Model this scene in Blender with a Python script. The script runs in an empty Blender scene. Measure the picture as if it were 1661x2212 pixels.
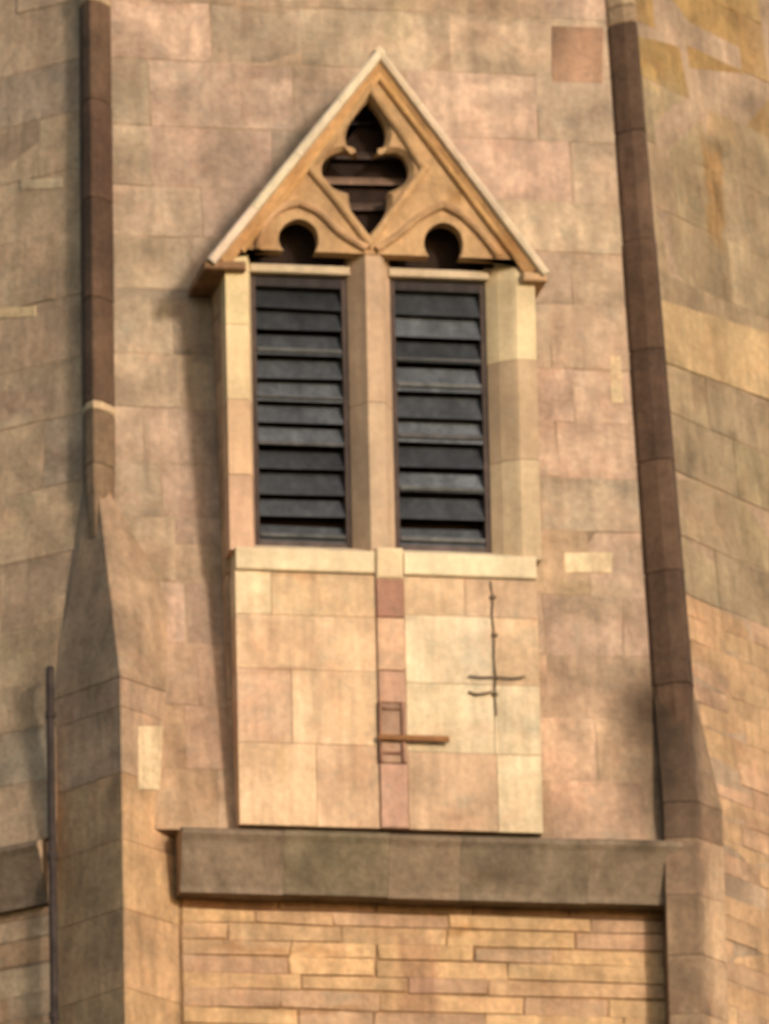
import bpy, math, random
from mathutils import Vector, Matrix
from mathutils.geometry import tessellate_polygon
rnd = random.Random(11)
scene = bpy.context.scene
C = scene.collection
R = math.radians

# ------------------------------------------------------------------ camera
PSI, TH, RHO = R(11), R(17), 0.022        # seen from a little left of the wall's axis, from far below
DIST, PXM = 60.0, 425.0                   # metres to the wall, reference pixels per metre (frame 1661 x 2212)
fwd = Vector((math.sin(PSI)*math.cos(TH), math.cos(PSI)*math.cos(TH), math.sin(TH)))
r0 = Vector((math.cos(PSI), -math.sin(PSI), 0))
u0 = r0.cross(fwd)
up = u0*math.cos(RHO) + r0*math.sin(RHO)
rt = r0*math.cos(RHO) - u0*math.sin(RHO)
CENTRE = Vector((0, 0, 1.68))             # looked-at point on the dormer's front wall (y = 0)
EYE = CENTRE - fwd*DIST
cam = bpy.data.cameras.new('camera')
cam_o = bpy.data.objects.new('camera', cam); C.objects.link(cam_o)
cam_o.matrix_world = Matrix(((rt.x, up.x, -fwd.x, EYE.x), (rt.y, up.y, -fwd.y, EYE.y),
                             (rt.z, up.z, -fwd.z, EYE.z), (0, 0, 0, 1)))
cam.sensor_fit = 'VERTICAL'; cam.sensor_height = 36; cam.sensor_width = 36
cam.lens = 36*DIST/(2212/PXM)
cam.clip_start = 1; cam.clip_end = 3000
cam.dof.use_dof = True; cam.dof.focus_distance = 44; cam.dof.aperture_fstop = 7.2
scene.camera = cam_o
scene.cycles.max_bounces = 4; scene.cycles.diffuse_bounces = 2; scene.cycles.glossy_bounces = 1

# ------------------------------------------------------------------ light
SUN_AZ, SUN_EL = R(23), R(15)             # azimuth to the right of the wall's normal
sdir = Vector((math.sin(SUN_AZ)*math.cos(SUN_EL), -math.cos(SUN_AZ)*math.cos(SUN_EL), math.sin(SUN_EL)))
sun = bpy.data.lights.new('sun', 'SUN'); sun.energy = 2.0; sun.angle = R(6.0); sun.color = (1.0, 0.95, 0.89)
sun_o = bpy.data.objects.new('sun', sun); C.objects.link(sun_o)
sun_o.rotation_euler = (-sdir).to_track_quat('-Z', 'Y').to_euler()
sun_o.location = (20, -30, 20)
world = bpy.data.worlds.new('World'); scene.world = world; world.use_nodes = True
wn = world.node_tree; wn.nodes.clear()
sky = wn.nodes.new('ShaderNodeTexSky'); sky.sky_type = 'NISHITA'; sky.sun_disc = False
sky.sun_elevation = SUN_EL; sky.sun_rotation = math.atan2(sdir.x, sdir.y)
sky.dust_density = 1.2; sky.air_density = 1.0; sky.ozone_density = 0.6
bg = wn.nodes.new('ShaderNodeBackground'); bg.inputs[1].default_value = 0.15
wo = wn.nodes.new('ShaderNodeOutputWorld')
wn.links.new(sky.outputs[0], bg.inputs[0]); wn.links.new(bg.outputs[0], wo.inputs[0])
vs = scene.view_settings
vs.view_transform = 'Standard'; vs.look = 'None'; vs.gamma = 1; vs.use_curve_mapping = False
vs.exposure = 0.34

# ------------------------------------------------------------------ helpers
def lin(c): c /= 255; return c/12.92 if c <= .04045 else ((c+.055)/1.055)**2.4
def col(r, g, b, k=0.80): return (lin(r)*k, lin(g)*k, lin(b)*k)
def jit(c, a=.1, hue=.03):
    f = 1 + rnd.uniform(-a, a)
    return tuple(max(.004, v*f*(1+rnd.uniform(-hue, hue))) for v in c)
def ray(px, py): return (fwd*DIST + rt*((px-830.5)/PXM) + up*((1106-py)/PXM)).normalized()
def U(px, py, O, N):                        # reference pixel -> point on the plane through O with normal N
    d = ray(px, py); return EYE + d*((O-EYE).dot(N)/d.dot(N))
def F(px, py, y=0.0): return U(px, py, Vector((0, y, 0)), Vector((0, 1, 0)))

def world_loc(o):
    v = Vector(o.location)
    while o.parent: o = o.parent; v += o.location
    return v
def obj(name, V, faces, mat, parent=None, color=None, smooth=False, at=None):
    V = [Vector(v) for v in V]
    c = Vector(at) if at is not None else sum(V, Vector())/len(V)
    me = bpy.data.meshes.new(name); me.from_pydata([v-c for v in V], [], faces); me.update()
    import bmesh
    bm = bmesh.new(); bm.from_mesh(me); bmesh.ops.recalc_face_normals(bm, faces=bm.faces); bm.to_mesh(me); bm.free()
    if smooth:
        for p in me.polygons: p.use_smooth = True
    me.materials.append(mat)
    o = bpy.data.objects.new(name, me); C.objects.link(o)
    o.location = c - (world_loc(parent) if parent else Vector())
    if parent: o.parent = parent
    if color: o.color = (*color, 1)
    return o
def tag(o, label=None, cat=None, group=None, kind=None):
    for k, v in (('label', label), ('category', cat), ('group', group), ('kind', kind)):
        if v: o[k] = v
    return o
def prism(poly_a, poly_b):                  # two matching loops -> closed solid
    n = len(poly_a); V = list(poly_a)+list(poly_b)
    f = [(i, (i+1) % n, n+(i+1) % n, n+i) for i in range(n)]
    return V, f + [tuple(range(n-1, -1, -1)), tuple(range(n, 2*n))]
def slab_stone(q, N, depth=.06, bev=.010, prd=0.0, wob=.004):
    """q: four corners on a wall plane (ccw from outside); a block with chamfered arrises"""
    q = [v + Vector((rnd.uniform(-wob, wob), 0, rnd.uniform(-wob, wob))) for v in q]
    m = sum(q, Vector())/4
    back = [v - N*depth for v in q]
    edge = [v + N*(prd-bev*.7) for v in q]
    front = [v + (m-v).normalized()*bev*1.4 + N*(prd+rnd.uniform(-.0015, .0015)) for v in q]
    V = back+edge+front; f = []
    for a in (0, 4):
        f += [(a+i, a+(i+1) % 4, a+4+(i+1) % 4, a+4+i) for i in range(4)]
    return V, f + [(8, 9, 10, 11), (3, 2, 1, 0)]
def box(x0, x1, y0, y1, z0, z1):
    return prism([(x0, y0, z0), (x1, y0, z0), (x1, y1, z0), (x0, y1, z0)],
                 [(x0, y0, z1), (x1, y0, z1), (x1, y1, z1), (x0, y1, z1)])
def bbox(x0, x1, y0, y1, z0, z1, b=.008):   # box with chamfered front (y0) edges
    a = [(x0, y1, z0), (x1, y1, z0), (x1, y1, z1), (x0, y1, z1)]
    m = [(x0, y0+b, z0), (x1, y0+b, z0), (x1, y0+b, z1), (x0, y0+b, z1)]
    f_ = [(x0+b, y0, z0+b), (x1-b, y0, z0+b), (x1-b, y0, z1-b), (x0+b, y0, z1-b)]
    V = a+m+f_; f = []
    for k in (0, 4): f += [(k+i, k+(i+1) % 4, k+4+(i+1) % 4, k+4+i) for i in range(4)]
    return V, f+[(8, 9, 10, 11), (3, 2, 1, 0)]
def sweep(pts, half, back, front, closed=False, cham=.35):
    """moulding along a polyline of (x, z): a trapezoid section from y = back to y = front (proud)"""
    P = [Vector((p[0], p[1])) for p in pts]; n = len(P); secs = []
    for i in range(n):
        a = P[i]-P[i-1] if (i or closed) else P[1]-P[0]
        b = P[(i+1) % n]-P[i] if (i < n-1 or closed) else P[i]-P[i-1]
        a.normalize(); b.normalize()
        t = (a+b).normalized(); k = 1/max(.45, t.dot(b))
        nn = Vector((-t.y, t.x))*k
        o, s = nn*half, nn*half*cham
        secs.append([(P[i].x+o.x, back, P[i].y+o.y), (P[i].x+o.x, front+half*.5, P[i].y+o.y), (P[i].x+s.x, front, P[i].y+s.y),
                     (P[i].x-s.x, front, P[i].y-s.y), (P[i].x-o.x, front+half*.5, P[i].y-o.y), (P[i].x-o.x, back, P[i].y-o.y)])
    V = [v for s in secs for v in s]; f = []
    for i in range(n if closed else n-1):
        j = (i+1) % n
        f += [(i*6+k, i*6+(k+1) % 6, j*6+(k+1) % 6, j*6+k) for k in range(6)]
    if not closed: f += [tuple(range(5, -1, -1)), tuple((n-1)*6+k for k in range(6))]
    return V, f
def tube(path, r, n=8):
    V = []; f = []
    for i, p in enumerate(path):
        p = Vector(p); t = (Vector(path[min(i+1, len(path)-1)])-Vector(path[max(i-1, 0)])).normalized()
        s = t.cross(Vector((0.13, 1, 0.07))).normalized(); w = t.cross(s)
        V += [p + s*r*math.cos(a*2*math.pi/n) + w*r*math.sin(a*2*math.pi/n) for a in range(n)]
        if i: f += [((i-1)*n+k, (i-1)*n+(k+1) % n, i*n+(k+1) % n, i*n+k) for k in range(n)]
    return V, f+[tuple(range(n-1, -1, -1)), tuple((len(path)-1)*n+k for k in range(n))]

# ------------------------------------------------------------------ materials
def mat(name, rough=.9, mottle=.35, fine=.25, bump=.3, scale=1.0, base=None, streak=.2, lichen=.25, spec=.2, tints=()):
    m = bpy.data.materials.new(name); m.use_nodes = True
    n, l = m.node_tree.nodes, m.node_tree.links; n.clear()
    out = n.new('ShaderNodeOutputMaterial'); b = n.new('ShaderNodeBsdfPrincipled')
    b.inputs['Roughness'].default_value = rough; b.inputs['Specular IOR Level'].default_value = spec
    l.new(b.outputs[0], out.inputs[0])
    geo = n.new('ShaderNodeNewGeometry'); oi = n.new('ShaderNodeObjectInfo')
    add = n.new('ShaderNodeVectorMath'); add.operation = 'MULTIPLY_ADD'
    comb = n.new('ShaderNodeCombineXYZ')
    for i in range(3): l.new(oi.outputs['Random'], comb.inputs[i])
    l.new(comb.outputs[0], add.inputs[0]); add.inputs[1].default_value = (17, 31, 53); l.new(geo.outputs['Position'], add.inputs[2])
    def noise(vec, s, d=4, ro=.6, dist=0.0):
        t = n.new('ShaderNodeTexNoise'); t.inputs['Scale'].default_value = s; t.inputs['Detail'].default_value = d
        t.inputs['Roughness'].default_value = ro; t.inputs['Distortion'].default_value = dist
        l.new(vec, t.inputs['Vector']); return t.outputs['Fac']
    def mr(v, a, b2, c, d):
        t = n.new('ShaderNodeMapRange'); l.new(v, t.inputs[0])
        for i, x in enumerate((a, b2, c, d)): t.inputs[i+1].default_value = x
        return t.outputs[0]
    def mul(a, b2):
        t = n.new('ShaderNodeMath'); t.operation = 'MULTIPLY'; l.new(a, t.inputs[0]); l.new(b2, t.inputs[1]); return t.outputs[0]
    def mixc(f, a, b2, mode='MIX'):
        t = n.new('ShaderNodeMix'); t.data_type = 'RGBA'; t.blend_type = mode
        for s, v in ((t.inputs[0], f), (t.inputs[6], a), (t.inputs[7], b2)):
            if isinstance(v, (tuple, float, int)): s.default_value = (*v, 1) if isinstance(v, tuple) else v
            else: l.new(v, s)
        return t.outputs[2]
    P = add.outputs[0]
    big = mr(noise(P, 3.2*scale, 3, .55, .4), .3, .7, 1-mottle, 1+mottle*.75)
    sm = mr(noise(P, 26*scale, 5, .7), .3, .7, 1-fine, 1+fine)
    mp = n.new('ShaderNodeMapping'); mp.inputs['Scale'].default_value = (9, 9, 1.1); l.new(geo.outputs['Position'], mp.inputs[0])
    st = mr(noise(mp.outputs[0], 1.6, 4, .6), .35, .7, 1+streak*.4, 1-streak)
    wide = mr(noise(geo.outputs['Position'], 1.3, 3, .6, .6), .3, .7, 1-mottle*.35, 1+mottle*.3)
    v = mul(mul(big, sm), mul(st, wide))
    basec = oi.outputs['Color'] if base is None else base
    cc = n.new('ShaderNodeCombineColor')
    for i in range(3): l.new(v, cc.inputs[i])
    c1 = mixc(1.0, basec, cc.outputs[0], 'MULTIPLY')
    # pale lichen / pinkish iron patches of their own shape
    gr = mr(noise(P, 7*scale, 4, .65, .8), .54, .68, 0, lichen)
    c2 = mixc(gr, c1, mixc(1.0, c1, (.80, .92, .98), 'MULTIPLY'))
    pk = mr(noise(geo.outputs['Position'], 5.1*scale, 4, .6, .5), .52, .66, 0, lichen*.7)
    c3 = mixc(pk, c2, mixc(1.0, c2, (1.10, .93, .90), 'MULTIPLY'))
    if tints:                               # painted shade plus soot, rust, lime and lichen stains, each with its own place and ragged outline
        nv = n.new('ShaderNodeTexNoise'); nv.inputs['Scale'].default_value = 7.0; nv.inputs['Detail'].default_value = 4
        l.new(geo.outputs['Position'], nv.inputs['Vector'])
        wp = n.new('ShaderNodeVectorMath'); wp.operation = 'MULTIPLY_ADD'; l.new(nv.outputs['Color'], wp.inputs[0])
        wp.inputs[1].default_value = (.14, 0, .14)
        sh = n.new('ShaderNodeVectorMath'); sh.operation = 'SUBTRACT'; l.new(geo.outputs['Position'], sh.inputs[0]); sh.inputs[1].default_value = (.07, 0, .07)
        l.new(sh.outputs[0], wp.inputs[2])
        for (x, z, rx, rz, tint, stg, bx) in tints:
            d = n.new('ShaderNodeVectorMath'); d.operation = 'MULTIPLY_ADD'; l.new(wp.outputs[0], d.inputs[0])
            d.inputs[1].default_value = (1/rx, 0, 1/rz); d.inputs[2].default_value = (-x/rx, 0, -z/rz)
            if bx:
                ab = n.new('ShaderNodeVectorMath'); ab.operation = 'ABSOLUTE'; l.new(d.outputs[0], ab.inputs[0])
                sp = n.new('ShaderNodeSeparateXYZ'); l.new(ab.outputs[0], sp.inputs[0])
                mx = n.new('ShaderNodeMath'); mx.operation = 'MAXIMUM'; l.new(sp.outputs[0], mx.inputs[0]); l.new(sp.outputs[2], mx.inputs[1]); dist = mx.outputs[0]
                lo = .72
            else:
                ln = n.new('ShaderNodeVectorMath'); ln.operation = 'LENGTH'; l.new(d.outputs[0], ln.inputs[0]); dist = ln.outputs['Value']; lo = .25
            c3 = mixc(mr(dist, lo, 1.12, stg, 0), c3, mixc(1.0, c3, tint, 'MULTIPLY'))
    l.new(c3, b.inputs['Base Color'])
    bp = n.new('ShaderNodeBump'); bp.inputs['Strength'].default_value = bump; bp.inputs['Distance'].default_value = .012
    hsum = n.new('ShaderNodeMath'); hsum.operation = 'ADD'
    l.new(noise(P, 38*scale, 6, .7), hsum.inputs[0]); l.new(noise(P, 9*scale, 3, .6), hsum.inputs[1])
    l.new(hsum.outputs[0], bp.inputs['Height']); l.new(bp.outputs[0], b.inputs['Normal'])
    return m
SL, Y0 = 0.11, 0.10                       # the spire leans back 0.11 per metre, Y0 = its face at z = 0
NS = Vector((0, -1, SL)).normalized()     # outward normal of the front spire face
def S(px, py, off=0.0): return U(px, py, Vector((0, Y0, 0)) + NS*off, NS)
_ra = S(1400, 700); _nr = Vector((.70, -.70, SL)).normalized()
def B(px, py, w, h, tint, stg=1.0, bx=True, face='f'):
    p = S(px, py) if face == 'f' else F(px, py) if face == 'w' else F(px, py, .22) if face == 'l' else U(px, py, _ra, _nr)
    k = 1.26 if face == 'r' else 1.0
    return (p.x, p.z, max(.02, w/PXM*k), max(.02, h/PXM/.956), tint, stg, bx)
g_ = lambda v, b=0: (v, v*(1+b*.5), v*(1+b))
ST_SHADE_RIGHTPIER = [B(1405, 1650, 105, 230, (.40, .39, .38), 1.0, False), B(1415, 1520, 110, 100, (.36, .34, .32), 1.0, False), B(1472, 1960, 58, 470, (.58, .58, .60), 1.0)]  # soot at the rib foot; the last tint paints shade down the pier
ST_SHADE_LEFTPIER = [B(190, 1380, 110, 330, (.62, .63, .66), .9, False), B(205, 1020, 60, 190, (.62, .61, .62), .9, False), B(195, 2000, 66, 400, (.78, .82, .88), .95)]  # grey shade painted on the pier's left side, with soot below the rib
ST_F = ST_SHADE_RIGHTPIER[:2] + ST_SHADE_LEFTPIER[1:2] + [B(620, 150, 85, 32, g_(.74)), B(1062, 152, 55, 32, g_(.76)), B(470, 300, 70, 100, (.80, .82, .82), .9, False), B(1160, 340, 70, 40, g_(.82), .9, False),
    B(1015, 78, 180, 36, (1.14, 1.1, 1.1)), B(1010, 14, 180, 28, (.88, .84, .80)), B(490, 2, 240, 18, (.88, .84, .80)), B(320, 1240, 58, 55, (.84, .82, .78)), B(305, 790, 60, 50, g_(1.16), 1, False),
    B(1216, 832, 13, 34, g_(1.2)), B(1350, 1050, 50, 36, g_(.76), .9, False), B(1290, 1300, 84, 46, (.84, .86, .82), .9), B(410, 768, 60, 12, g_(.72), .9, False),
    B(860, 20, 30, 90, (.93, .97, .90), .8), B(1250, 1640, 90, 150, (1.16, 1.12, 1.10), 1.0), B(330, 640, 60, 150, (1.08, 1.07, 1.03), .9, False), B(410, 1440, 90, 330, (.95, .92, .92), .8)]
ST_R = [B(1500, 80, 150, 150, (1.03, .94, .74), .9, True, 'r'), B(1545, 248, 46, 54, (1.28, 1.22, 1.12), 1, True, 'r'), B(1402, 170, 22, 36, (1.26, 1.24, 1.12), 1, True, 'r'),
    B(1540, 420, 22, 130, (1.02, .84, .62), 1, True, 'r'), B(1588, 515, 15, 72, g_(1.26), 1, True, 'r'), B(1580, 940, 32, 20, g_(.76), .9, False, 'r'), B(1636, 1080, 24, 34, g_(1.2), 1, False, 'r'),
    B(1560, 960, 120, 180, (.93, .97, .97), .8, False, 'r'), B(1620, 1770, 100, 30, (.76, .76, .78), .95, False, 'r'), B(1640, 1480, 50, 130, (.84, .85, .86), .9, False, 'r')]
ST_L = [B(905, 2110, 48, 85, (.78, .72, .76), .95, True, 'l'), B(990, 2012, 60, 16, (.72, .62, .50), .95, False, 'l'), B(520, 2120, 130, 90, (.90, .88, .90), .9, False, 'l'), B(700, 2180, 160, 12, (.74, .64, .54), .95, False, 'l'), B(620, 2055, 180, 10, (.82, .74, .64), .9, False, 'l')]
ST_LF = [B(60, 1250, 70, 50, g_(.74), .9), B(60, 830, 95, 42, (.86, .84, .88), .9), B(125, 1420, 90, 200, (.64, .63, .62), .9, False), B(50, 1620, 110, 60, (.82, .83, .84), .9, False), B(50, 1080, 80, 60, (1.1, 1.1, 1.08), .9, False)]
ST_PANEL = [B(1085, 1460, 92, 160, (1.05, 1.07, 1.12), .9, True, 'w'), B(1000, 1762, 80, 13, g_(.80), .9, False, 'w'), B(610, 1640, 16, 60, (.84, .82, .74), .9, False, 'w'),
    B(620, 1400, 90, 60, (.94, .90, .88), .9, False, 'w'), B(690, 1290, 130, 50, (1.06, 1.08, 1.06), .9, True, 'w'), B(760, 1540, 40, 220, (1.06, 1.04, 1.02), .9, True, 'w'),
    B(560, 1480, 50, 200, (.94, .90, .90), .9, False, 'w'), B(600, 1449, 90, 9, (.80, .74, .68), .9, False, 'w'), B(640, 1238, 120, 9, (.86, .78, .68), .9, False, 'w')]
ST_BAND = [B(700, 1850, 200, 30, (.90, .92, .92), .8, False, 'w'), B(1060, 1880, 60, 22, (.74, .70, .64), .8, False, 'w'), B(1395, 1830, 34, 34, (.66, .64, .6), .9, False, 'w'), B(880, 1830, 90, 24, (1.12, 1.13, 1.14), .8, False, 'w')]
ST_TRAC = [B(985, 425, 26, 24, (.66, .58, .46), .9, False, 'w'), B(560, 520, 50, 40, (.84, .74, .64), .9, False, 'w'), B(1090, 540, 50, 40, (.86, .76, .66), .9, False, 'w'), B(840, 205, 26, 40, (.86, .84, .70), .8, False, 'w'), B(640, 400, 40, 60, (.92, .84, .76), .8, False, 'w')]
def stone(name, st): return mat(name, mottle=.32, fine=.20, bump=.6, streak=.20, lichen=.5, tints=st)
M_STONE = stone('sandstone', [])
M_FRONT, M_RIGHT, M_LOW, M_LEFT = stone('sandstone_front', ST_F), stone('sandstone_right', ST_R), stone('sandstone_low', ST_L), stone('sandstone_left', ST_LF)
M_LPIER, M_RPIER = stone('sandstone_left_pier', ST_SHADE_LEFTPIER), stone('sandstone_right_pier', ST_SHADE_RIGHTPIER)
M_DRESS = mat('dressed_stone', mottle=.18, fine=.10, bump=.3, streak=.12, lichen=.25)
M_CARVED = mat('carved_stone', mottle=.30, fine=.16, bump=.5, streak=.15, lichen=.3, tints=ST_TRAC)
M_PANEL = mat('panel_stone', mottle=.28, fine=.15, bump=.4, streak=.2, lichen=.6, tints=ST_PANEL)
M_SOOT_SHADE = mat('soot_and_shade_stone', mottle=.34, fine=.22, bump=.6, streak=.15, tints=ST_BAND)
M_MORTAR = mat('mortar', mottle=.36, fine=.2, bump=.4)
M_WOOD = mat('weathered_louvre_timber', rough=.75, mottle=.3, fine=.25, bump=.3, streak=.3, lichen=.1)
M_DARK = mat('dark_interior_backing', rough=.9, mottle=.3, fine=.2, bump=.3, base=(.030, .016, .010))
M_IRON = mat('rusty_iron', rough=.8, mottle=.35, fine=.3, bump=.5, scale=3)
M_GRASS = mat('grass_ground', rough=.95, mottle=.35, fine=.3, bump=.6, scale=.2, base=(.10, .11, .05))

# ------------------------------------------------------------------ palette (what each stone is)
SPIRE = col(195, 166, 136); SPIRE_PINK = col(200, 167, 140); SPIRE_GREY = col(186, 160, 132); SPIRE_BRN = col(186, 155, 122)
LEFTF = col(200, 168, 134); RIGHT_UP = col(168, 142, 109); OCHRE = col(172, 140, 98); OCHRE_L = col(202, 164, 113)
WARM = col(203, 162, 121); WARM2 = col(211, 169, 123); WARM_P = col(198, 158, 123)
CREAM = col(236, 205, 162); PANEL = col(228, 189, 149); PANEL_P = col(222, 181, 146); PALE = col(229, 200, 162)
GREY_B = col(140, 118, 95); RUST = col(166, 118, 66)
RIB = col(104, 79, 61); RIB_L = col(176, 146, 112)
MORT = col(180, 150, 121, .78)

# ------------------------------------------------------------------ ground
gz = EYE.z - 1.6
g = obj('ground', [(-900, -900, gz), (900, -900, gz), (900, 900, gz), (-900, 900, gz)], [(0, 1, 2, 3)], M_GRASS)
tag(g, kind='structure')

# ------------------------------------------------------------------ tower core
LA0, LA1 = S(203, 100), S(211, 1000)      # left arris of the front face
RA0, RA1 = S(1346, 60), S(1422, 1000)     # right arris
def on(a, b, z): t = (z-a.z)/(b.z-a.z); return a+(b-a)*t
LA = lambda z: on(LA0, LA1, z)
RA = lambda z: on(RA0, RA1, z)
ZT = 5.6
D45 = math.sqrt(.5)
HL, HR = Vector((-D45, D45, 0)), Vector((D45, D45, 0))
def face_normal(A, H):
    n = (A(3)-A(0)).cross(H).normalized()
    return n if n.y < 0 else -n
NL, NR = face_normal(LA, HL), face_normal(RA, HR)
w0 = (RA(0)-LA(0)).x
cx = (LA(0).x+RA(0).x)/2
inr = w0/2/math.tan(math.pi/8)
def octo(z, inset, inr_=None):
    i = (inr - SL*max(z, 0)*.92 if inr_ is None else inr_) - inset
    rr = i/math.cos(math.pi/8); xm = cx + ((LA(z).x+RA(z).x)/2-cx if z > 0 else 0)
    return [Vector((xm + rr*math.cos(R(-90+22.5+45*k)), Y0+inr + rr*math.sin(R(-90+22.5+45*k)), z)) for k in range(8)]
V = []; f = []
levels = [octo(gz-.3, .13), octo(-1.502, .13), octo(-1.501, .45), octo(0, .45), octo(12, .22), octo(25, .22), octo(31, .1, .3)]
for L in levels: V += L
for i in range(len(levels)-1):
    f += [(i*8+k, i*8+(k+1) % 8, i*8+8+(k+1) % 8, i*8+8+k) for k in range(8)]
f += [tuple(range(7, -1, -1)), tuple(len(V)-8+k for k in range(8))]
tower = obj('church_tower', V, f, M_MORTAR, None, MORT, at=(cx, Y0+inr, gz))
tag(tower, 'weathered sandstone church tower and octagonal spire with a gabled louvred window', 'church tower')

# ------------------------------------------------------------------ wall faces of coursed stones
def quad_bed(name, q, N, label, color=MORT, depth=.16, sink=.0022):
    b = [v - N*sink for v in q]; a = [v - N*(sink+depth) for v in q]
    V, f = prism(a, b); o = obj(name, V, f, M_MORTAR, tower, color); tag(o, label); return o
def courses(parent, O, H, Vv, N, lo, hi, v0, v1, ch, lw, colf, skip=None, joint=.006, name='stone', prd=.0022, bev=.0018, m=None):
    v = v0
    while v < v1-.01:
        h = ch*rnd.uniform(.86, 1.14)
        if v+h > v1-ch*.4: h = v1-v
        x = lo(v+h/2); xe = hi(v+h/2)
        s = -rnd.uniform(0, .6)*lw + x
        while s < xe-.01:
            w = lw*rnd.uniform(.6, 1.45); e = s+w
            if e > xe-lw*.35: e = xe + .5
            a0, a1 = max(s, lo(v)), max(s, lo(v+h)); b0, b1 = min(e, hi(v)), min(e, hi(v+h))
            j = joint/2
            if min(b0, b1)-max(a0, a1) > .03:
                q = [O+H*(a0+j)+Vv*(v+j), O+H*(b0-j)+Vv*(v+j), O+H*(b1-j)+Vv*(v+h-j), O+H*(a1+j)+Vv*(v+h-j)]
                c = sum(q, Vector())/4
                if not (skip and skip(q, c)):
                    V, f = slab_stone(q, N, .05, bev, prd*rnd.uniform(-.6, 1), wob=.007)
                    obj(name, V, f, m, parent, colf(c))
            s = e
        v += h

# front spire face
Vs = Vector((0, SL, 1)).normalized()
O = Vector((0, Y0, 0)); kz = Vs.z
front = quad_bed('spire_face', [LA(0), RA(0), RA(ZT), LA(ZT)], NS, 'sloping front face of the spire around the window')
LX0, LX1 = F(500, 900).x, F(1162, 900).x    # dormer body, left and right
def in_dormer(q, c): return all(LX0+.10 < p.x < LX1-.10 and p.z < 3.2 for p in q) or \
    (c.z >= 2.7 and all(LX0+.15+(p.z-3.0)*.8 < p.x < LX1-.15-(p.z-3.0)*.8 and p.z < 3.9 for p in q))
def c_front(c):
    u = rnd.random()
    b = SPIRE if u < .5 else SPIRE_PINK if u < .76 else SPIRE_GREY if u < .95 else SPIRE_BRN
    if c.z < .9: b = tuple(a*.6+w*.4 for a, w in zip(b, WARM_P))
    return jit(b, .06, .015)
courses(front, O, Vector((1, 0, 0)), Vs, NS, lambda v: LA(v*kz).x+.02, lambda v: RA(v*kz).x-.02, .0, ZT/kz, .335, .55, c_front, in_dormer, joint=.0035, m=M_FRONT)

# left and right spire faces
Vl = (LA(3)-LA(0)); Vl = (Vl - HL*Vl.dot(HL)).normalized()
ZG = .86                                  # below this the left face stops at the pilaster
gl = U(112, 1700, LA(0), NL); GH = (gl-LA(0)).dot(HL)
left = quad_bed('spire_face', [LA(ZG)+HL*1.3, LA(ZG), LA(ZT), LA(ZT)+HL*1.3], NL, 'shaded left face of the spire')
left2 = quad_bed('spire_face', [LA(0)+HL*1.3, LA(0)+HL*GH, LA(ZG)+HL*GH, LA(ZG)+HL*1.3], NL, 'foot of the left face beside the dark pipe')
HLr = -HL
zl = lambda v: v*Vl.z
courses(left, LA(0), HLr, Vl, NL, lambda v: -1.1, lambda v: (LA(zl(v))-LA(0)).dot(HLr)-.02, ZG/Vl.z, ZT/Vl.z, .335, .62,
        lambda c: jit(LEFTF if rnd.random() < .8 else SPIRE_GREY, .07, .015), joint=.0035, m=M_LEFT)
courses(left2, LA(0), HLr, Vl, NL, lambda v: -1.2, lambda v: -GH, 0, ZG/Vl.z, .29, .55,
        lambda c: jit(LEFTF if rnd.random() < .7 else SPIRE_GREY, .07, .015), joint=.0035, m=M_LEFT)
Vr = (RA(3)-RA(0)); Vr = (Vr - HR*Vr.dot(HR)).normalized()
right = quad_bed('spire_face', [RA(0), RA(0)+HR*1.9, RA(ZT)+HR*1.9, RA(ZT)], NR, 'right face of the spire with ochre lichen and rust streaks')
zr = lambda v: v*Vr.z
def c_right(c):
    if c.z > 4.25: b = OCHRE if rnd.random() < .75 else RIGHT_UP
    elif c.z > 1.55: b = RIGHT_UP
    else: b = rnd.choice((WARM, WARM_P, WARM))
    return jit(b, .06, .02)
ro = lambda v: (RA(zr(v))-RA(0)).dot(HR)+.02
courses(right, RA(0), HR, Vr, NR, ro, lambda v: 1.7, 1.42, ZT/Vr.z, .36, .62, c_right, joint=.0035, m=M_RIGHT)
courses(right, RA(0), HR, Vr, NR, ro, lambda v: 1.7, 0, 1.42, .118, .6, c_right, joint=.0035, m=M_RIGHT)

# lower walls, thin-coursed
YW = 0.22
NF = Vector((0, -1, 0))
WXL, WXR = F(392, 2050, YW).x, F(1437, 2050, YW).x
ZB = -1.5
low = quad_bed('tower_wall', [Vector((WXL-.05, YW, ZB)), Vector((WXR+.05, YW, ZB)), Vector((WXR+.05, YW, -.25)), Vector((WXL-.05, YW, -.25))], NF,
               'thin-coursed warm wall below the string course', color=col(176, 136, 96), sink=.011)
courses(low, Vector((0, YW, 0)), Vector((1, 0, 0)), Vector((0, 0, 1)), NF, lambda v: WXL, lambda v: WXR, ZB, -.372, .088, .60,
        lambda c: jit(rnd.choice((WARM, WARM2, WARM2, WARM_P)), .04, .012), joint=.007, prd=.005, bev=.006, m=M_LOW)
for k in range(5):                        # dark fillet, its colour painting the shade under the string course
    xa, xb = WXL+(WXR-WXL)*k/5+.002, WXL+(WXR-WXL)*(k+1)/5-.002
    obj('shade_fillet', *bbox(xa, xb, YW-.006, YW+.1, -.370, -.310, .006), M_SOOT_SHADE, low, jit(col(146, 106, 72), .1))
NLv, NRv = Vector((-D45, -D45, 0)), Vector((D45, -D45, 0))
PL0 = U(114, 2050, Vector((LA(0).x-.05, Y0+.14, 0)), NLv)        # where the left pilaster meets the left wall
left_low = quad_bed('tower_wall', [Vector((*(PL0+HL*1.3).xy, ZB)), Vector((*(PL0+HL*.0).xy, ZB)), Vector((*(PL0+HL*.0).xy, -.22)), Vector((*(PL0+HL*1.3).xy, -.22))], NLv,
                    'shaded lower wall left of the corner pilaster')
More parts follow.
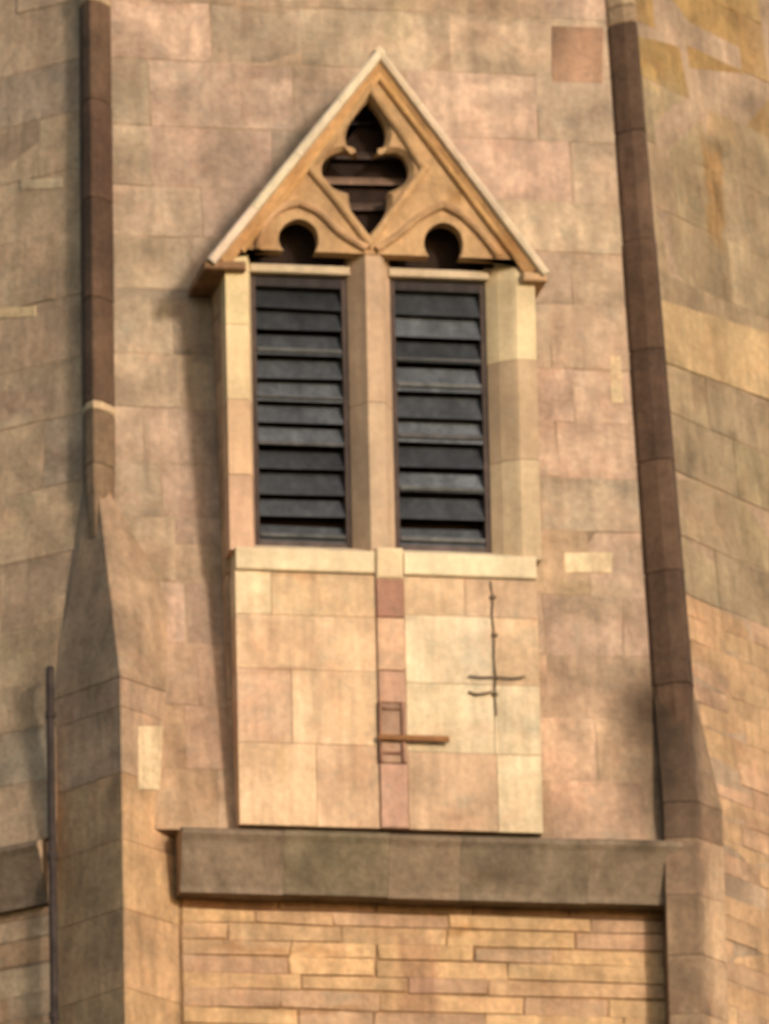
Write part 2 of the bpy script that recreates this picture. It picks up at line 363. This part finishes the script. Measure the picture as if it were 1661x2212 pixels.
courses(left_low, Vector((PL0.x, PL0.y, 0)), HLr, Vector((0, 0, 1)), NLv, lambda v: -1.2, lambda v: 0.0, ZB, -.27, .13, .55,
        lambda c: jit(rnd.choice((LEFTF, LEFTF, WARM_P)), .05, .015), prd=.004, m=M_LEFT)
PRB = RA(0)+Vector((.06, -.02, 0))
right_low = quad_bed('tower_wall', [Vector((*PRB.xy, ZB)), Vector((*(PRB+HR*1.9).xy, ZB)), Vector((*(PRB+HR*1.9).xy, -.002)), Vector((*PRB.xy, -.002))], NRv,
                     'sunlit thin-coursed wall right of the corner pilaster')
courses(right_low, Vector((PRB.x, PRB.y, 0)), HR, Vector((0, 0, 1)), NRv, lambda v: 0, lambda v: 1.7, ZB, -.004, .115, .6,
        lambda c: jit(rnd.choice((WARM, WARM_P)), .05, .015), prd=.004, m=M_RIGHT)

# repaired and odd stones let into the faces: thin proud blocks of their own colour
def insert(parent, pts, O, N, color, prd=.0045, label=None, m=M_STONE, bev=.003):
    q = [U(a, b, O, N) for a, b in pts]
    V, f = slab_stone(q, N, .04, bev, prd, wob=.002)
    o = obj('repair_stone', V, f, m, parent, color)
    if label: tag(o, label)
    return o
def rect(x0, y0, x1, y1, sl=.03): d = (x1-x0)*sl; return [(x0, y1), (x1, y1+d), (x1, y0+d), (x0, y0)]
fr = dict(O=Vector((0, Y0, 0)), N=NS)
insert(front, rect(1219, 1194, 1321, 1237, .0), color=CREAM, label='small cream repair block right of the window sill', **fr)
insert(front, [(1320, 870), (1347, 872), (1340, 770), (1318, 770)], color=jit(CREAM, .02), **fr)
insert(front, rect(1192, 56, 1302, 176), color=col(172, 134, 106), prd=.0045, label='reddish brown block high on the right', **fr)
lf = dict(O=LA(0), N=NL)
insert(left, [(46, 410), (136, 406), (134, 384), (44, 388)], color=col(214, 184, 146), label='pale patch stone on the left face', **lf)
insert(left, [(-30, 690), (78, 684), (78, 662), (-30, 664)], color=col(226, 192, 146), **lf)
rf = dict(O=RA(0), N=NR)
insert(right, [(1432, 782), (1662, 866), (1662, 722), (1424, 648)], color=col(196, 162, 118), prd=.011, label='large pale slanting block on the right face', **rf)

# ------------------------------------------------------------------ string course
def string_course(P0, P1, N, label, cfun, n):
    H = (P1-P0).normalized(); Lh = (P1-P0).length
    prof = [(-.30, .0), (.04, .0), (.075, -.018), (.078, -.04), (.060, -.07), (-.005, -.290), (-.005, -.326), (-.30, -.326)]   # (out from y=Y0-ish, z)
    root = None; cuts = [0]; 
    for i in range(n-1): cuts.append((i+1)/n + rnd.uniform(-.25, .25)/n)
    cuts.append(1)
    core = prism([P0+N*(p[0]*.98-.01)+Vector((0, 0, p[1]*.97-.005)) for p in prof], [P1+N*(p[0]*.98-.01)+Vector((0, 0, p[1]*.97-.005)) for p in prof])
    root = obj('string_course', *core, M_MORTAR, tower, MORT); tag(root, label)
    for i in range(n):
        a, b = P0+H*(Lh*cuts[i]+.001), P0+H*(Lh*cuts[i+1]-.001); jz = rnd.uniform(-.003, .003); jn = rnd.uniform(-.003, .003)
        V, f = prism([a+N*(p[0]+jn)+Vector((0, 0, p[1]+jz)) for p in prof], [b+N*(p[0]+jn)+Vector((0, 0, p[1]+jz)) for p in prof])
        obj('course_stone', V, f, M_SOOT_SHADE, root, cfun())
string_course(Vector((F(393, 1860, .02).x, .082, 0)), Vector((WXR+.06, .082, 0)), NF, 'grey weathered moulded band under the window panel', lambda: jit(GREY_B, .08), 5)
pl = Vector((PL0.x, PL0.y, 0))+NLv*.05+HL*.002
string_course(pl+HL*1.2, pl, NLv, 'grey weathered moulded band left of the pilaster', lambda: jit(GREY_B, .08), 3)

# ------------------------------------------------------------------ corner pilasters (wedge-shaped in plan)
def pilaster(plan, top_plan, zs, zt, z0, cols, label, m_, ch=.36):
    """plan: base loop; the last stone is a broach that dies back into top_plan (points at zt)"""
    core = [Vector((p[0], p[1], 0)) for p in plan]; m = sum(core, Vector())/len(core)
    root = obj('corner_pilaster', *prism([Vector((*(m+(p-m)*.93).xy, z0)) for p in core], [Vector((*(m+(p-m)*.93).xy, zs-.1)) for p in core]), M_MORTAR, tower, MORT)
    tag(root, label)
    z = z0
    while z < zs-.02:
        h = ch*rnd.uniform(.8, 1.2)
        if z+h > zs-.15: h = zs-z
        j = .0005; e = rnd.uniform(-.002, .002)
        V, f = prism([Vector((p.x, p.y+e, z+j)) for p in core], [Vector((p.x, p.y+e, z+h-j)) for p in core])
        o = obj('pilaster_stone', V, f, m_, root, cols(z+h/2))
        bm = o.modifiers.new('edge', 'BEVEL'); bm.width = .003; bm.segments = 1; bm.limit_method = 'ANGLE'
        z += h
    V, f = prism([Vector((p.x, p.y, zs+.002)) for p in core], top_plan); k_ = len(core); f = f[k_:]+[t for q in f[:k_] for t in ((q[0], q[1], q[2]), (q[0], q[2], q[3]))]
    o = obj('pilaster_stone', V, f, m_, root, cols(zt))
    bm = o.modifiers.new('edge', 'BEVEL'); bm.width = .003; bm.segments = 1; bm.limit_method = 'ANGLE'
    return root
def broach(A, zt, Ha, Hb, Nb, wa, wb, out, zb2):
    a, c = A(zt), A(zb2); return [a+Ha*wa-Nb*.01, a+Nb*out, c+Hb*wb-Nb*.01, c+Hb*wb-Nb*.3, a+Ha*wa-Nb*.3]
X = Vector((1, 0, 0))
NbL, NbR = (NS+NL).normalized(), (NS+NR).normalized()
a1 = F(266, 1900, -.08); a2 = Vector((WXL, YW+.02, 0))
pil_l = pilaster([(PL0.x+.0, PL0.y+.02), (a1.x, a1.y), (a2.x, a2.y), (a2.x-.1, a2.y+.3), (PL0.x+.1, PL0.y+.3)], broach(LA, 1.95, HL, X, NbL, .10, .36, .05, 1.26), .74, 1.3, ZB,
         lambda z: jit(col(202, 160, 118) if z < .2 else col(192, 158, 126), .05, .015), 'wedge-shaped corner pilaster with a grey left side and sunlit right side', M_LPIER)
b1 = F(1512, 1900, -.03); b0 = Vector((WXR, YW+.02, 0))
b2 = Vector((b1.x+.17, b1.y+.19, 0))
ra = RA(.95)
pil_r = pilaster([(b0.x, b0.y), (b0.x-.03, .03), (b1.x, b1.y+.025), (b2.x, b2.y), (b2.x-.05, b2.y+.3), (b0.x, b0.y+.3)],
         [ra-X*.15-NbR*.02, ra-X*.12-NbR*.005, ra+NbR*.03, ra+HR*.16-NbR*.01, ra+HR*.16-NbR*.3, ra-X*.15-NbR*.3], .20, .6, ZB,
         lambda z: jit(col(196, 160, 124) if z < .1 else col(150, 120, 94), .05, .015), 'sooty-topped corner pilaster with painted grey shade, right of the lower wall', M_RPIER)
nf = (a2-Vector((a1.x, a1.y, 0))).cross(Vector((0, 0, 1))).normalized()
if nf.y > 0: nf = -nf
insert(pil_l, rect(299, 1568, 351, 1706, .0), O=Vector((a1.x, a1.y, 0)), N=nf, color=CREAM, label='narrow cream repair block on the sunlit side')

# ------------------------------------------------------------------ dark ribs on the spire's arrises
def rib(A, H1, H2, Nb, w0, w1, breaks, colf, label, foot=1.0):
    root = None
    def ring(z, s=1.0):
        w = (w1 + (w0-w1)*max(0, min(1, z/ZT)))*s; a = A(z)
        pts = [a+H1*w*1.05-Nb*.05, a+H1*w*.95+Nb*.030*s, a+H1*w*.5+Nb*.085*s, a+Nb*.105*s+H2*w*.05, a+H2*w*.55+Nb*.085*s, a+H2*w*.97+Nb*.030*s, a+H2*w*1.05-Nb*.05]
        return pts
    root = obj('spire_rib', *prism(ring(breaks[1], .9), ring(breaks[-1], .9)), M_MORTAR, tower, tuple(v*.7 for v in RIB)); tag(root, label)
    for i in range(len(breaks)-1):
        z0, z1 = breaks[i]+.001, breaks[i+1]-.001; s = rnd.uniform(.97, 1.03)
        V, f = prism(ring(z0, s*(foot if i == 0 else 1)), ring(z1, s))
        o = obj('rib_stone', V, f, M_SOOT_SHADE, root, colf((z0+z1)/2))
        b = o.modifiers.new('edge', 'BEVEL'); b.width = .006; b.segments = 1; b.limit_method = 'ANGLE'
    return root
zl_top = S(200, 18).z; zl_bot = S(215, 872).z
brL = [1.55, 1.95,  zl_bot-.07, zl_bot-.02] + [zl_bot+(zl_top-zl_bot)*k/4 for k in range(1, 5)] + [zl_top+.12, zl_top+.7, ZT]
def cl(z):
    if z > zl_top: return jit(RIB_L, .08)
    if z > zl_bot-.02: return jit(RIB, .11, .02)
    if z > zl_bot-.075: return jit(col(214, 182, 142), .03)
    return jit(col(136, 108, 84), .05)
rib_l = rib(LA, HL, X, NbL, .092, .092, brL, cl, 'soot-darkened stone rib up the left edge of the front face', foot=.7)
zr_top = S(1345, 62).z
brR = [.50] + [.85+(zr_top-.85)*k/6 for k in range(0, 7)] + [zr_top+.10, zr_top+.6, ZT]
rib_r = rib(RA, -X, HR, NbR, .078, .140, brR, lambda z: jit(RIB, .11, .02) if z < zr_top else jit(RIB_L, .08), 'soot-darkened stone rib up the right edge of the front face', foot=.55)

# ------------------------------------------------------------------ the gabled dormer window (lucarne)
zsill = F(830, 1190).z                      # top of the sill at the front
zb = 0.0
z_tr = F(830, 585, .06).z                   # underside of the transom bars
z_sl = F(830, 551).z                        # lower edge of the tracery slab
z_eave = F(830, 580).z
XL, XR = F(487, 620).x, F(1155, 620).x      # outer faces of the jambs
XM0, XM1 = F(757, 1000).x, F(838, 1000).x   # mullion front
print('dims', XL, XR, XM0, XM1, zsill, z_sl, z_eave)
# body: dark block painted as the unlit interior
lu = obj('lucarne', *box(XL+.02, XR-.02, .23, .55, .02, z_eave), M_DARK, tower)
tag(lu, 'gabled stone window with twin louvred lights and pierced tracery')
# outline of the gable
AP = F(817, 128); GL = F(470, 572); GR = F(1170, 596)
zg = (GL.z+GR.z)/2; GL.z = GR.z = zg
apex = Vector((AP.x, 0, AP.z))
# cheeks in coursed stone, each side
for sx, x0, x1 in ((-1, XL, XL+.10), (1, XR-.10, XR)):
    z = .02
    while z < z_eave-.02:
        h = .34*rnd.uniform(.85, 1.15)
        if z+h > z_eave-.15: h = z_eave-z
        V, f = box(x0, x1, .145, .62, z+.003, z+h-.003)
        obj('cheek_stone', V, f, M_STONE, lu, jit(col(196, 160, 126), .08)); z += h

# panel below the sill
PXL, PXR = F(512, 1500).x, F(1166, 1500).x
SX0, SX1 = F(815, 1500).x, F(877, 1500).x      # the narrow strip under the mullion
pz = lambda py: F(830, py).z
rows_l = [1790, 1612, 1452, 1335, 1243]
rows_r = [1790, 1622, 1472, 1326, 1243]
def panel(x0, x1, rows, cols, splits):
    for i in range(len(rows)-1):
        z0, z1 = pz(rows[i]), pz(rows[i+1])
        xs = [x0] + [F(p, 1500).x for p in splits[i]] + [x1]
        for k in range(len(xs)-1):
            V, f = bbox(xs[k]+.0012, xs[k+1]-.0012, 0+rnd.uniform(-.002, .002), .24, z0+.001, z1-.001, .0015)
            obj('panel_stone', V, f, M_PANEL, lu, jit(cols[(i+k) % len(cols)], .05, .02))
panel(PXL, SX0, rows_l, [PANEL, PANEL_P, PANEL, CREAM], [[680], [630], [], [590]])
panel(SX1, PXR, rows_r, [PANEL_P, PALE, PALE, PANEL], [[1070], [1066], [1066], [1010]])
zz = [1790, 1650, 1520, 1450, 1335, 1250]
sc = [col(218, 172, 142), col(188, 146, 120), col(206, 162, 132), col(222, 176, 140), col(178, 132, 108)]
for i in range(5):
    V, f = bbox(SX0+.003, SX1-.003, -.016, .2, pz(zz[i])+.002, pz(zz[i+1])-.002, .006)
    obj('strip_stone', V, f, M_PANEL, lu, jit(sc[i], .04))
# sill: two sloping lengths and a block under the mullion
def sill(x0, x1, c):
    z0 = pz(1241); yb = .15
    prof = [(-.016, z0+.008), (-.018, zsill-.018), (-.010, zsill-.008), (yb, zsill+.055), (yb, z0), (-.008, z0)]
    V, f = prism([(x0, y, z) for y, z in prof], [(x1, y, z) for y, z in prof])
    o = obj('sill', V, f, M_DRESS, lu, c)
sill(PXL+.005, SX0-.003, col(240, 212, 170)); sill(SX1+.003, PXR-.004, col(246, 220, 178))
V, f = bbox(SX0+.004, SX1-.004, -.026, .15, pz(1252), zsill+.012, .010)
obj('sill_block', V, f, M_DRESS, lu, col(240, 208, 164))

# jambs and mullion: chamfered prisms cut in stones
def shaft(name, plan, z0, z1, n, cf, m=M_DRESS):
    for i in range(n):
        a = z0+(z1-z0)*i/n + (.0015 if i else 0); b = z0+(z1-z0)*(i+1)/n - (.0015 if i < n-1 else 0)
        e = rnd.uniform(-.0015, .0015)
        V, f = prism([(x, y+e, a) for x, y in plan], [(x, y+e, b) for x, y in plan])
        obj(name, V, f, m, lu, cf(i))
OL0, OL1 = F(546, 900, .11).x, F(756, 900, .11).x       # left opening at the louvre plane
OR0, OR1 = F(848, 900, .11).x, F(1056, 900, .11).x
DY = .115
shaft('jamb_stone', [(XL, .14), (XL, 0), (OL0-.045, 0), (OL0-.03, .012), (OL0, DY), (OL0, .2), (XL+.03, .2)], zsill-.02, z_sl, 4,
      lambda i: jit([col(216, 174, 138), col(226, 188, 146), col(238, 206, 156), col(236, 204, 156)][i], .03))
mw = (OL1, OR0)
shaft('mullion_stone', [(mw[0], .2), (mw[0], DY), (mw[0]+.055, .03), (mw[0]+.075, 0), (mw[1]-.07, 0), (mw[1]-.052, .02), (mw[1]-.03, .07), (mw[1], DY), (mw[1], .2)], zsill-.02, z_sl+.02, 2,
      lambda i: jit(col(206, 174, 138), .03))
shaft('jamb_stone', [(OR1, .2), (OR1, DY), (OR1+.05, .06), (OR1+.115, .012), (OR1+.135, 0), (XR, 0), (XR, .14), (XR-.03, .2)], zsill-.02, z_sl, 3,
      lambda i: jit([col(212, 180, 144), col(204, 172, 134), col(232, 202, 156)][i], .03))

# tracery slab with pierced quatrefoil and trefoil heads
def P2(px, py): p = F(px, py); return (p.x, p.z)
def smooth(pts, sharp, it=3):
    P = [(Vector(p), i in sharp) for i, p in enumerate(pts)]
    for _ in range(it):
        Q = []; n = len(P)
        for i in range(n):
            a, sa = P[i]; b, sb = P[(i+1) % n]
            if sa: Q.append((a, True))
            if not sa: Q.append((a*.75+b*.25, False))
            if not sb: Q.append((a*.25+b*.75, False))
        P = Q
    return [tuple(p) for p, _ in P]
quat = [(796, 216), (822, 246), (838, 282), (832, 318), (806, 336), (836, 326), (872, 330), (888, 366), (876, 398), (838, 414),
        (840, 446), (822, 480), (797, 506), (772, 482), (756, 448), (754, 416), (712, 402), (692, 368), (704, 336), (744, 322), (774, 336), (750, 318), (746, 282), (768, 246)]
quat = smooth(quat, {0, 4, 9, 12, 15, 20})
tl = smooth([(612, 549), (598, 520), (608, 488), (644, 470), (680, 488), (690, 520), (680, 552)], {0, 6})
trf = smooth([(926, 561), (912, 530), (922, 496), (956, 478), (992, 496), (1002, 530), (992, 564)], {0, 6})
qh = [P2(*p) for p in quat]
zl2 = z_sl
def notch(pts):
    q = [P2(*p) for p in pts]; q[0] = (q[0][0], zl2); q[-1] = (q[-1][0], zl2); return q
nl, nr = notch(tl), notch(trf)
x_gl, x_gr = XL+.0, XR-.0
outer = [(x_gl, zl2)] + nl + nr + [(x_gr, zl2), (x_gr+.015, zg+.03), (apex.x, apex.z-.06), (x_gl-.015, zg+.03)]
YS, TH_S = -.012, .085
def slab(name, outer, hole, y0, y1, mtl, color, cham=.022):
    """slab between y0 (front) and y1 with chamfered hole edge; outer ccw, hole any"""
    def sgn(p): return sum(p[i][0]*p[(i+1) % len(p)][1]-p[(i+1) % len(p)][0]*p[i][1] for i in range(len(p)))
    if sgn(outer) < 0: outer = outer[::-1]
    if sgn(hole) > 0: hole = hole[::-1]
    def grow(h, d):
        n = len(h); r = []
        for i in range(n):
            t = Vector(h[(i+1) % n])-Vector(h[i-1])
            nn = Vector((-t.y, t.x)).normalized() if t.length > 1e-6 else Vector((0, 0))
            r.append(tuple(Vector(h[i])+nn*d))
        return r
    big = grow(hole, cham)
    V = [(x, y0, z) for x, z in outer] + [(x, y0, z) for x, z in big] + [(x, y0+cham*1.5, z) for x, z in hole]
    no, nh = len(outer), len(hole)
    tri = tessellate_polygon([[Vector((x, z, 0)) for x, z in outer], [Vector((x, z, 0)) for x, z in big]])
    f = [tuple(t) for t in tri]
    f += [(no+i, no+(i+1) % nh, no+nh+(i+1) % nh, no+nh+i) for i in range(nh)]
    b0 = len(V)
    V += [(x, y1, z) for x, z in outer] + [(x, y1, z) for x, z in hole]
    f += [(i, (i+1) % no, b0+(i+1) % no, b0+i) for i in range(no)]
    f += [(no+nh+i, no+nh+(i+1) % nh, b0+no+(i+1) % nh, b0+no+i) for i in range(nh)]
    tri = tessellate_polygon([[Vector((x, z, 0)) for x, z in outer], [Vector((x, z, 0)) for x, z in hole]])
    f += [tuple(b0+k for k in t) for t in tri]
    return obj(name, V, f, mtl, lu, color)
TRC = col(202, 160, 114)
slab('tracery', outer, qh, YS, YS+TH_S, M_CARVED, TRC)
# raised mouldings on the tracery
def mould(pts, half, front, closed=False, c=TRC, sm=None):
    if sm is not None: pts = smooth_open(pts, sm)
    V, f = sweep([P2(*p) for p in pts], half, YS+.005, YS-front, closed)
    obj('tracery_moulding', V, f, M_CARVED, lu, jit(c, .03))
def smooth_open(pts, it=2):
    P = [Vector(p) for p in pts]
    for _ in range(it):
        Q = [P[0]]
        for i in range(len(P)-1): Q += [P[i]*.75+P[i+1]*.25, P[i]*.25+P[i+1]*.75]
        P = Q+[P[-1]]
    return [tuple(p) for p in P]
mould([(796, 190), (722, 300), (668, 366), (724, 432), (797, 528), (868, 432), (916, 368), (872, 298)], .020, .030, True)
mould(smooth_open([(556, 542), (566, 490), (600, 452), (645, 440)])+smooth_open([(645, 440), (694, 462), (730, 504), (790, 540)])[1:], .018, .032)
mould(smooth_open([(812, 542), (864, 508), (906, 468), (956, 446)])+smooth_open([(956, 446), (1004, 470), (1050, 520), (1076, 556)])[1:], .018, .032)
mould([(520, 546), (817, 166), (1118, 566)], .016, .030, c=col(214, 166, 110))
# dark sheet painted as the unlit interior, and slats glimpsed through the piercings
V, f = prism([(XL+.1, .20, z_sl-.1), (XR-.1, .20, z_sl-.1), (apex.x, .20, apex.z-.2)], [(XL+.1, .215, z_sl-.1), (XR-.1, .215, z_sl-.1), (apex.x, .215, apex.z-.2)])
obj('dark_backing', V, f, M_DARK, lu)
def slat(name, x0, x1, zc, y, depth, drop, th, c, tilt=0.0):
    # a board sloping down and outwards
    yb, yf = y+depth, y; zt, zf = zc+drop, zc
    prof = [(yf, zf), (yf, zf+th), (yb, zt+th), (yb, zt)]
    V, f = prism([(x0, a, b-tilt) for a, b in prof], [(x1, a, b+tilt) for a, b in prof])
    return obj(name, V, f, M_WOOD, lu, c)
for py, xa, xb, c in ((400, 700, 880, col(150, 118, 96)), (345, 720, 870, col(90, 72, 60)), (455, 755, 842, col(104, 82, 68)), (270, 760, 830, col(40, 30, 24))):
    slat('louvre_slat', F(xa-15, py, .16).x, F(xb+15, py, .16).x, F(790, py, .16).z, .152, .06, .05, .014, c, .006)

# transom bars under the tracery
for x0, x1, a in ((OL0-.01, OL1+.01, 581), (OR0-.01, OR1+.012, 592)):
    z0, z1 = F(640 if a == 581 else 960, a+9, .085).z, F(640 if a == 581 else 960, a-9, .085).z
    V, f = bbox(x0, x1, .078, .19, z0, z1, .006)
    obj('transom', V, f, M_DRESS, lu, jit(col(214, 188, 156), .03))
# louvre frames and slats
FR = col(84, 68, 60)
for k, (x0, x1) in enumerate(((OL0, OL1), (OR0, OR1))):
    z0, z1 = zsill+.03, F(640 if k == 0 else 960, 596 if k == 0 else 606, .1).z
    yF = .125
    fo = obj('louvre_frame', *box(x0-.005, x0+.028, yF, .2, z0, z1), M_WOOD, lu, FR)
    obj('louvre_frame', *box(x1-.028, x1+.005, yF, .2, z0, z1), M_WOOD, lu, FR)
    obj('louvre_frame', *box(x0+.0285, x1-.0285, yF+.004, .2, z0, z0+.045), M_WOOD, lu, col(98, 84, 78))
    obj('louvre_frame', *box(x0+.0285, x1-.0285, yF+.004, .2, z1-.05, z1), M_WOOD, lu, col(60, 52, 50))
    n = 11 - k; pitch = (z1-z0-.08)/n
    tones = [[74, 60, 64, 58, 76, 66, 78, 62, 70, 58, 52], [72, 62, 84, 60, 80, 62, 84, 60, 76, 54]][k]
    for i in range(n):
        t = tones[i]*rnd.uniform(1.0, 1.4)
        slat('louvre_slat', x0+.03, x1-.03, z0+.045+pitch*(i+.02)+rnd.uniform(-.012, .012), yF+.006+rnd.uniform(-.003, .004), .055, pitch*rnd.uniform(.72, .95),
             rnd.uniform(.010, .016), col(t*.93, t*.95, t*.98), rnd.uniform(-.004, .004))
        if (k, i) in ((0, 4), (0, 8), (0, 6), (1, 0), (1, 2), (1, 4), (1, 6), (1, 7), (0, 0)):      # paler drip edge
            zc = z0+.045+pitch*(i+.02)+rnd.uniform(.0, .02)
            obj('drip_edge', *bbox(x0+.032, x1-.032, yF-.006, yF+.004, zc, zc+rnd.uniform(.014, .024), .003), M_WOOD, lu, jit(col(104, 101, 98), .2))

# gable coping
def coping(pa, pb, w, yf, yb, n, c, nrm):
    a, b = Vector(pa), Vector(pb)
    for i in range(n):
        s, e = a+(b-a)*(i/n), a+(b-a)*((i+1)/n); t = (b-a).normalized()*.0015
        s, e = s+t, e-t
        prof = [(0, yf+.012), (.012, yf), (w-.008, yf+.006), (w, yf+.02), (w, yb), (0, yb)]
        V, f = prism([(s.x+nrm.x*o, y, s.z+nrm.z*o) for o, y in prof], [(e.x+nrm.x*o, y, e.z+nrm.z*o) for o, y in prof])
        obj('coping_stone', V, f, M_DRESS, lu, jit(c, .03))
YC = -.085
apx = F(820, 98, YC); el = F(449, 560, YC); er = F(1188, 582, YC)
apx.y = el.y = er.y = 0; el.z = er.z = (el.z+er.z)/2
inl = (apx-el).normalized(); nL = Vector((inl.z, 0, -inl.x))       # inwards (down-right)
inr2 = (apx-er).normalized(); nR = Vector((-inr2.z, 0, inr2.x))
coping(el, apx, .050, YC, .74, 4, col(238, 212, 178), nL)
coping(er, apx, .042, YC, .74, 4, col(234, 206, 172), nR)
# second order under the coping
def under(e, nrm, w0, w1):
    a, b = e+nrm*w0, Vector(apx)+nrm*w0
    prof = [(0, YC+.03), (w1, YC+.055), (w1, .14), (0, .14)]
    s, e2 = a+(b-a)*.035, a+(b-a)*.965
    V, f = prism([(s.x+nrm.x*o, y, s.z+nrm.z*o) for o, y in prof], [(e2.x+nrm.x*o, y, e2.z+nrm.z*o) for o, y in prof])
    obj('gable_moulding', V, f, M_CARVED, lu, col(206, 156, 104))
under(el, nL, .051, .055); under(er, nR, .043, .055)
# kneelers at the foot of the gable
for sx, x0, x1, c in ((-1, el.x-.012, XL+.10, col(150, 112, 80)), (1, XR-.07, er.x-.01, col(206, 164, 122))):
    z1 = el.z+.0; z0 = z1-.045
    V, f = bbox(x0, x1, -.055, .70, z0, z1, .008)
    obj('kneeler', V, f, M_SOOT_SHADE if sx < 0 else M_DRESS, lu, c)

# ------------------------------------------------------------------ thin dark pipe in the corner left of the pilaster
pb = F(111, 1700, PL0.y-.10); zp = F(111, 1442, pb.y).z
pipe = bpy.data.objects.new('drainpipe', None); C.objects.link(pipe); pipe.location = (pb.x, pb.y, gz)
tag(pipe, 'thin dark pipe running down beside the grey corner pilaster', 'pipe')
pc = col(74, 62, 56)
obj('pipe_shaft', *tube([(pb.x, pb.y, gz), (pb.x, pb.y, -1), (pb.x, pb.y, zp-.04), (pb.x+.004, pb.y+.02, zp)], .021, 10), M_IRON, pipe, pc, smooth=True)
for zc in (-.95, -.12, .62):
    obj('pipe_clip', *tube([(pb.x, pb.y, zc), (pb.x, pb.y, zc+.035)], .027, 10), M_IRON, pipe, pc)

# ------------------------------------------------------------------ iron fixings on the panel
ib = bpy.data.objects.new('iron_bracket', None); C.objects.link(ib); ib.location = F(845, 1650, -.04)
tag(ib, 'rusty iron bracket with a long arm fixed under the window mullion', 'bracket')
ic2 = col(158, 114, 92)
zA, zB = pz(1648), pz(1518)
for px in (823, 871):
    x = F(px, 1580, -.035).x
    obj('upright', *bbox(x-.008, x+.008, -.030, -.0155, zA, zB, .003), M_IRON, ib, jit(ic2, .06))
for py in (1532, 1628):
    z = pz(py); obj('crossbar', *bbox(F(823, py, -.035).x+.0115, F(871, py, -.035).x-.0115, -.028, -.0165, z-.008, z+.008, .003), M_IRON, ib, jit(ic2, .06))
z = pz(1597)
obj('arm', *bbox(F(818, 1597, -.055).x, F(972, 1597, -.055).x, -.046, -.0305, z-.015, z+.015, .004), M_IRON, ib, col(152, 104, 64))
wall_n = [F(a, b, -.008) for a, b in ((1060, 1256), (1065, 1290), (1063, 1330), (1068, 1372), (1067, 1420), (1071, 1462), (1069, 1500), (1073, 1546))]
for p in wall_n: p.y = -.009
cc_ = tag(obj('conductor_cable', *tube(wall_n, .0048), M_IRON, None, col(144, 124, 100)), 'dark vertical cable clipped to the pale panel right of centre', 'cable')
for k in (1, 3, 6):
    p = wall_n[k]; obj('clip', *bbox(p.x-.014, p.x+.014, -.017, -.0025, p.z-.008, p.z+.008, .002), M_IRON, cc_, col(120, 96, 74))
hs = [F(a, b, -.02) for a, b in ((1012, 1460), (1040, 1463), (1072, 1462), (1104, 1465), (1134, 1462))]
cs = tag(obj('cable_strap', *tube(hs, .0050), M_IRON, None, col(132, 110, 88)), 'short dark horizontal rod crossing the vertical cable', 'rod')
hk = [F(1012, 1494, -.012), F(1030, 1500, -.014), F(1050, 1497, -.014), F(1062, 1494, -.012)]
tag(obj('wire_hook', *tube(hk, .0065), M_IRON, None, col(142, 118, 92)), 'small curled wire end left of the vertical cable', 'wire')

scene.render.resolution_x, scene.render.resolution_y = 769, 1024
